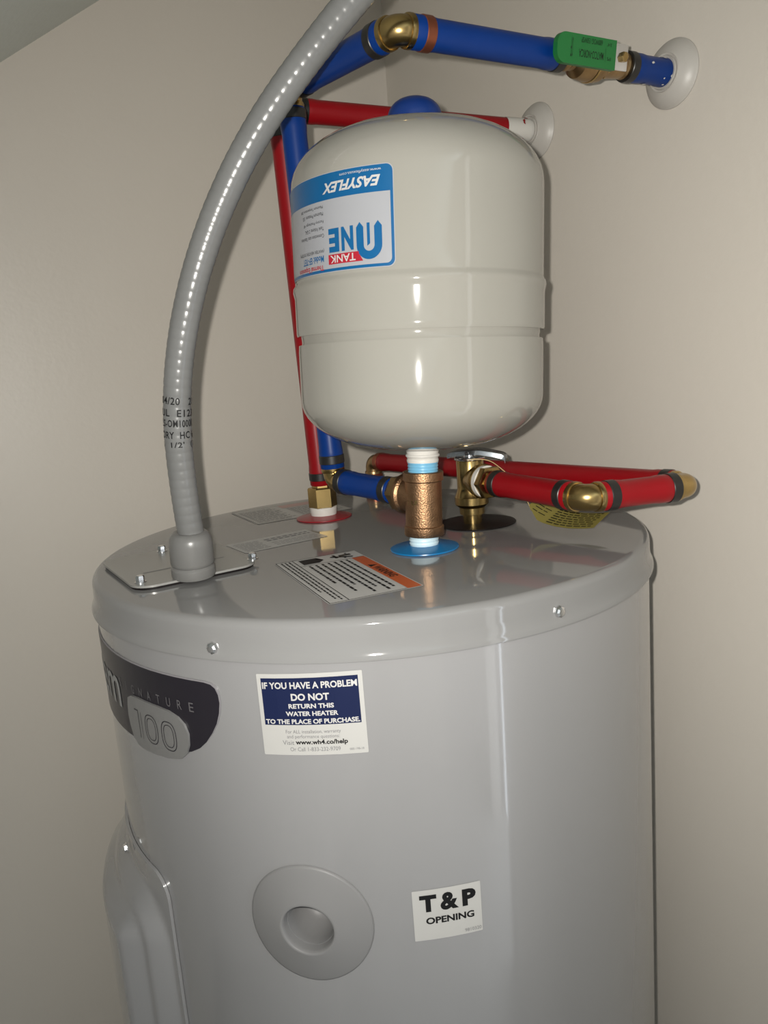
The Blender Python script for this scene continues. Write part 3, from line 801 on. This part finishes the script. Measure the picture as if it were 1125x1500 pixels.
# ------------------------------------------------------------------ expansion tank
TB = BP + TAX * 0.0680
et = thing('expansion_tank', 'cream thermal expansion tank standing upright on the bronze tee', 'expansion tank', TB, rot=(0, 0.044, 0))
ZB = TB.z
RTK = 0.1017
def tz(z): return z - ZB
b = bmesh.new()
prof = []
zb0, zb1 = 0.0885, 0.1320          # bottom dome
for k in range(15):
    t = k / 14; r = RTK * math.sin(t * math.pi / 2) ** 0.85
    q = r / RTK
    prof.append((r, zb1 - (zb1 - zb0) * (1 - q ** 2.5) ** 0.52))
prof[0] = (0.0, zb0)
prof += [(RTK, 0.140), (RTK, 0.1720), (RTK - 0.0004, 0.1775), (RTK - 0.0026, 0.1775), (RTK - 0.0032, 0.1795), (RTK - 0.0026, 0.1845), (RTK + 0.0004, 0.1845), (RTK + 0.0010, 0.1865), (RTK + 0.0010, 0.190),
         (RTK + 0.0010, 0.2140), (RTK + 0.0016, 0.2170), (RTK + 0.0022, 0.2195), (RTK + 0.0018, 0.2225), (RTK + 0.0003, 0.2245), (RTK, 0.2262), (RTK, 0.24), (RTK, 0.2940)]
zt0, zt1 = 0.2975, 0.3448
for k in range(15):
    t = 1 - k / 14; q = math.sin(t * math.pi / 2) ** 0.85
    prof.append((RTK * q, zt0 + (zt1 - zt0) * (1 - q ** 2.8) ** 0.5))
prof[-1] = (0.0, zt1)
lathe(b, [(r, tz(z)) for r, z in prof], n=128, caps=False)
obj('shell', b, 'tank', et, 50, local=True)
b = bmesh.new()
cp = [(0.0218, tz(0.340))]
for k in range(9):
    a = math.radians(90 * k / 8); cp.append((0.0218 * math.cos(a) ** 0.8 if k < 8 else 0.0, tz(0.3530) + 0.0150 * math.sin(a)))
lathe(b, cp, n=40); obj('valve_cap', b, 'cap', et, 40, local=True, label='blue plastic cap on top of the tank')
b = bmesh.new(); nipple(b, V((0, 0, tz(0.0670))), V((0, 0, 1)), 0.0133, 0.0105, 0.0026, 0.0005); obj('nipple_liner', b, 'liner', et, 60, local=True)
b = bmesh.new(); lathe(b, [(0.0120, tz(0.0765)), (0.0136, tz(0.0768)), (0.0139, tz(0.0790)), (0.0133, tz(0.0800)), (0.0138, tz(0.0812)), (0.0148, tz(0.0822)), (0.0146, tz(0.0835)), (0.0136, tz(0.0842)), (0.0140, tz(0.0860)), (0.0150, tz(0.0905))], n=32); obj('nipple', b, 'tape', et, 50, local=True)
# its label, upside down because the tank was hung that way up
TDEG = 180 / math.pi / RTK
LZ0, LZ1 = 0.2960, 0.2275            # v = 0 on top in the picture
LA = -13.4
lw, lh = 84 / TDEG, LZ0 - LZ1
def tmapl(off):
    def f(u, v):
        a = math.radians(LA - u * TDEG); return V(((RTK + off) * math.sin(a), -(RTK + off) * math.cos(a), tz(LZ0 - v)))
    return f
stt = RTK * math.radians(4)
def lpart(name, P, m, off, parent):
    b = bmesh.new(); poly2(b, P); drape(b, tmapl(off), stt); return obj(name, b, m, parent, 60, local=True)
lab = lpart('tank_label', rrect(0, lw, 0, lh, 0.0050), 'lwhite', 0.0003, et)
lab['label'] = 'blue and white maker label, upside down'
lpart('blue_border', rrect(0.0006, lw - 0.0006, 0.0006, lh - 0.0006, 0.0046), 'lblue', 0.0005, lab)
lpart('white_field', rrect(0.0026, lw - 0.0026, 0.0182, lh - 0.0026, 0.0036, 6, (0, 0, 1, 1)), 'lwhite', 0.0007, lab)
def la(az): return (LA - az) / TDEG          # u of an azimuth on the tank
def lv(z): return LZ0 - z
b = bmesh.new()
text2(b, 'EASYFLEX', la(-18.6), la(-46.2), lv(0.2890), lv(0.2818), bold=0.035, shear=0.35)
text2(b, 'www.easyflexusa.com', la(-18.2), la(-36.5), lv(0.2938), lv(0.2912))
drape(b, tmapl(0.0009), stt); obj('white_lettering', b, 'whiteink', lab, False, local=True)
b = bmesh.new()
text2(b, 'N', la(-31.0), la(-36.8), lv(0.2575), lv(0.2410), bold=0.05)
text2(b, 'E', la(-38.0), la(-43.6), lv(0.2575), lv(0.2410), bold=0.05)
# the tall O with a notch-topped 1 inside
uo = (la(-18.6) + la(-29.6)) / 2; wo2 = (la(-29.6) - la(-18.6)) / 2
v0, v1 = lv(0.2590), lv(0.2334); rt_ = wo2
tk = wo2 * 0.58
outer = []; inner = []
n = 16
for k in range(n + 1):
    a = math.pi * k / n; outer.append((uo + wo2 * math.cos(a), v1 - rt_ + rt_ * math.sin(a))); inner.append((uo + (wo2 - tk) * math.cos(a), v1 - rt_ + (rt_ - tk) * math.sin(a)))
outer = [(uo + wo2, v0 + 0.003), (uo + wo2 * 0.72, v0)] + outer + [(uo - wo2, v0 + 0.003)]
# right limb, arch and left limb as a strip
def strip(bm, A, B):
    va = [bm.verts.new((x, y, 0)) for x, y in A]; vb = [bm.verts.new((x, y, 0)) for x, y in B]
    for k in range(len(va) - 1): bm.faces.new((va[k], va[k + 1], vb[k + 1], vb[k]))
arcO = [(uo + wo2 * math.cos(math.pi * k / n), v1 - rt_ + rt_ * math.sin(math.pi * k / n)) for k in range(n + 1)]
arcI = [(uo + (wo2 - tk) * math.cos(math.pi * k / n), v1 - rt_ + (rt_ - tk) * math.sin(math.pi * k / n)) for k in range(n + 1)]
strip(b, [(uo + wo2, v0 + 0.0035)] + arcO + [(uo - wo2, v0 + 0.0035)], [(uo + wo2 - tk, v0 + 0.0035)] + arcI + [(uo - wo2 + tk, v0 + 0.0035)])
for sgn in (1, -1):
    xs = sorted((uo + sgn * (wo2 - tk), uo + sgn * wo2))
    poly2(b, [(xs[0], v0 + 0.0035), ((xs[0] + xs[1]) / 2, v0), (xs[1], v0 + 0.0035)] if sgn > 0 else [(xs[0], v0 + 0.0035), ((xs[0] + xs[1]) / 2, v0), (xs[1], v0 + 0.0035)])
# the 1
poly2(b, [(uo - 0.0008, v0 + 0.001), (uo + 0.0014, v0 + 0.001), (uo + 0.0014, v0 + 0.0165), (uo - 0.0008, v0 + 0.0150)])
text2(b, 'Model: EF-TET', la(-47.0), la(-63.0), lv(0.2402), lv(0.2355), bold=0.02)
drape(b, tmapl(0.0009), stt); obj('blue_lettering', b, 'lblue', lab, False, local=True)
b = bmesh.new(); bar2(b, la(-28.8), la(-44.1), lv(0.2396), lv(0.2328)); poly2(b, [(la(-26.9), lv(0.2328)), (la(-28.8), lv(0.2328)), (la(-28.8), lv(0.2385))])
text2(b, 'Thermal Expansion', la(-47.2), la(-68.0), lv(0.2345), lv(0.2296), bold=0.02)
drape(b, tmapl(0.0009), stt); obj('red_print', b, 'lred', lab, False, local=True)
b = bmesh.new(); text2(b, 'TANK', la(-30.2), la(-43.0), lv(0.2388), lv(0.2336), bold=0.015)
drape(b, tmapl(0.0011), stt); obj('tank_lettering', b, 'whiteink', lab, False, local=True)
b = bmesh.new()
text2(b, '(WATER HEATER SYSTEM)', la(-46.6), la(-66.0), lv(0.2452), lv(0.2422))
for k, (s, e) in enumerate((('Connection size: Stainless', -64), ('Tank Volume: 2 GAL', -60), ('Factory Precharge: 40', -61), ('Maximum Pressure: 150', -61.5), ('Maximum Temperature 200', -63))):
    z = 0.2540 + 0.0050 * k
    text2(b, s, la(-46.3), la(e), lv(z + 0.0013), lv(z - 0.0013))
drape(b, tmapl(0.0009), stt); obj('grey_lettering', b, 'ink', lab, False, local=True)

# ------------------------------------------------------------------ relief valve and its discharge pipe
rv = thing('relief_valve', 'brass temperature and pressure relief valve on the black ring', 'valve', VP + V((0, 0, 0.002)))
b = bmesh.new()
lathe(b, [(0.0, 0.0015), (0.0092, 0.0015), (0.0096, 0.0105), (0.0124, 0.0115), (0.0126, 0.0178), (0.0160, 0.0205), (0.0166, 0.0215), (0.0166, 0.0285), (0.0160, 0.0295), (0.0138, 0.0350), (0.0134, 0.0380), (0.0134, 0.0640), (0.0126, 0.0655), (0.0, 0.0655)], VP, V((0, 0, 1)), 40)
D1 = V((0.1735, -0.1400, 0.0445)); OUT = V((VP.x, VP.y, 0.0455))
d_o = (D1 - OUT).normalized()
lathe(b, [(0.0120, 0.0), (0.0130, 0.008), (0.0150, 0.014), (0.0166, 0.0185), (0.0168, 0.0215), (0.0160, 0.0225), (0.0, 0.0225)], OUT, d_o, 36, caps=False)
obj('valve_body', b, 'brass', rv, 30)
b = bmesh.new(); lathe(b, [(0.0142, 0.0222), (0.0154, 0.0228), (0.0155, 0.0280), (0.0140, 0.0284)], OUT, d_o, 32); obj('thread_tape', b, 'tape', rv, 40)
b = bmesh.new(); lathe(b, [(0.0, 0.0652), (0.0148, 0.0652), (0.0150, 0.0660), (0.0150, 0.0672), (0.0140, 0.0680), (0.0060, 0.0682), (0.0058, 0.0720), (0, 0.0720)], VP, V((0, 0, 1)), 36); obj('bonnet', b, 'steel', rv, 30)
# pressed lever: a channel strip running to the right, bent down at its tip
b = bmesh.new()
ldir = V((0.93, -0.37, 0)).normalized(); lsid = V((0.37, 0.93, 0)).normalized()
cl = [(-0.020, 0.0725), (-0.012, 0.0745), (0.004, 0.0755), (0.012, 0.0752), (0.024, 0.0728), (0.032, 0.0708), (0.0355, 0.0690), (0.0365, 0.0650)]
hwid = [0.0085, 0.0095, 0.0100, 0.0098, 0.0085, 0.0078, 0.0072, 0.0068]
sec = []
for (s, z), hw_ in zip(cl, hwid):
    c = VP + ldir * s + V((0, 0, z))
    sec.append([b.verts.new(c + lsid * x + V((0, 0, dz))) for x, dz in ((-hw_ - 0.0004, -0.0050), (-hw_, -0.0008), (-hw_ + 0.0010, 0.0), (hw_ - 0.0010, 0.0), (hw_, -0.0008), (hw_ + 0.0004, -0.0050))])
for A, B in zip(sec, sec[1:]):
    for k in range(5): b.faces.new((A[k], A[k + 1], B[k + 1], B[k]))
bmesh.ops.solidify(b, geom=b.faces[:], thickness=0.0009)
lev = obj('lever', b, 'chrome', rv, 35, label='chrome test lever')
b = bmesh.new(); lathe(b, [(0.0012, -0.0115), (0.0018, -0.011), (0.0018, 0.011), (0.0012, 0.0115)], VP + V((0, 0, 0.0722)), lsid, 12); obj('lever_pin', b, 'black', lev, 40)
# yellow tag on a wire
wp = [VP + V((-0.004, -0.0150, 0.0662)), VP + V((0.006, -0.0175, 0.0668)), VP + V((0.016, -0.026, 0.0650)), VP + V((0.024, -0.042, 0.0585)), VP + V((0.0310, -0.052, 0.0500)), VP + V((0.0400, -0.052, 0.0370)), VP + V((0.0470, -0.044, 0.0240)), VP + V((0.0510, -0.034, 0.0165))]
b = bmesh.new(); tube(b, catmull(wp, 0.002), 0.00045, 8); obj('tag_wire', b, 'wire', rv, 60)
tg = [(-0.001, 0.0205), (0.010, 0.0145), (0.020, 0.0105), (0.032, 0.0082), (0.046, 0.0075), (0.060, 0.0085), (0.070, 0.0100)]
to = V((0.1530, -0.0370, 0)); tdx = V((0.72, -0.69, 0)).normalized(); tdy = V((0.69, 0.72, 0)).normalized()
def tagpt(u, v):
    s = 0
    return to + tdx * u + tdy * v + V((0, 0, lerp_table(tg, u) + 0.0035 + 0.24 * v))
b = bmesh.new()
nU = 14
G = [[b.verts.new(tagpt(-0.001 + 0.071 * i / nU, wv)) for wv in ((-0.016 * min(1, 0.25 + i / 4)), 0.0, 0.016 * min(1, 0.25 + i / 4))] for i in range(nU + 1)]
for i in range(nU):
    for j in range(2): b.faces.new((G[i][j], G[i + 1][j], G[i + 1][j + 1], G[i][j + 1]))
bmesh.ops.solidify(b, geom=b.faces[:], thickness=0.0003)
tag_o = obj('instruction_tag', b, 'yellow', rv, 60, label='curled yellow paper tag')
b = bmesh.new()
fine_rows(b, 0.022, 0.066, [-0.0135 + 0.0042 * k for k in range(7)], 0.0016, word=(0.003, 0.007))
fine_rows(b, 0.004, 0.018, [-0.006, 0.0, 0.005], 0.0012)
drape(b, lambda u, v: tagpt(u, v) + V((0, 0, 0.0006)), 0.004); obj('tag_print', b, 'ink', tag_o, False)

D2 = V((0.2710, -0.1130, 0.0430)); D3 = V((0.0110, 0.2960, 0.0360))
dp = thing('discharge_pipe', 'red plastic relief discharge pipe looping from the brass valve behind the heater', 'pipe', D3 + V((0, 0, -1.1)))
b = bmesh.new(); lathe(b, [(0.0112, 0.0278), (0.0158, 0.0280), (0.0164, 0.0288), (0.0164, 0.0345), (0.0156, 0.0355), (0.0112, 0.0360), (0.0112, 0.0410)], OUT, d_o, 6); obj('adapter_nut', b, 'brass', dp, 25)
L1 = (D1 - OUT).length
pipe('pipe', OUT + d_o * 0.0385, D1 - d_o * 0.0122, 'red', dp)
ring_on('crimp_ring', OUT + d_o * 0.0470, d_o, 'black', dp)
ring_on('crimp_ring', D1 - d_o * 0.0230, d_o, 'black', dp)
d_2 = (D2 - D1).normalized()
elbow('elbow', D1, -d_o, d_2, 'brass', dp, reach=0.0128, r=0.0110, R=0.0112)
pipe('pipe', D1 + d_2 * 0.0122, D2 - d_2 * gap, 'red', dp)
ring_on('crimp_ring', D1 + d_2 * 0.0220, d_2, 'black', dp)
ring_on('crimp_ring', D2 - d_2 * (gap + 0.0045), d_2, 'black', dp)
d_3 = (D3 - D2).normalized()
elbow('elbow', D2, -d_2, d_3, 'brass', dp)
pipe('pipe', D2 + d_3 * gap, D3 - d_3 * gap, 'red', dp)
ring_on('crimp_ring', D2 + d_3 * (gap + 0.006), d_3, 'black', dp)
ring_on('crimp_ring', D3 - d_3 * (gap + 0.004), d_3, 'copper', dp)
d_4 = V((0, 0, -1))
elbow('elbow', D3, -d_3, d_4, 'darkbrass', dp)
pipe('pipe', D3 + d_4 * gap, D3 + d_4 * 1.10, 'red', dp)
ring_on('crimp_ring', D3 + d_4 * (gap + 0.005), d_4, 'copper', dp)
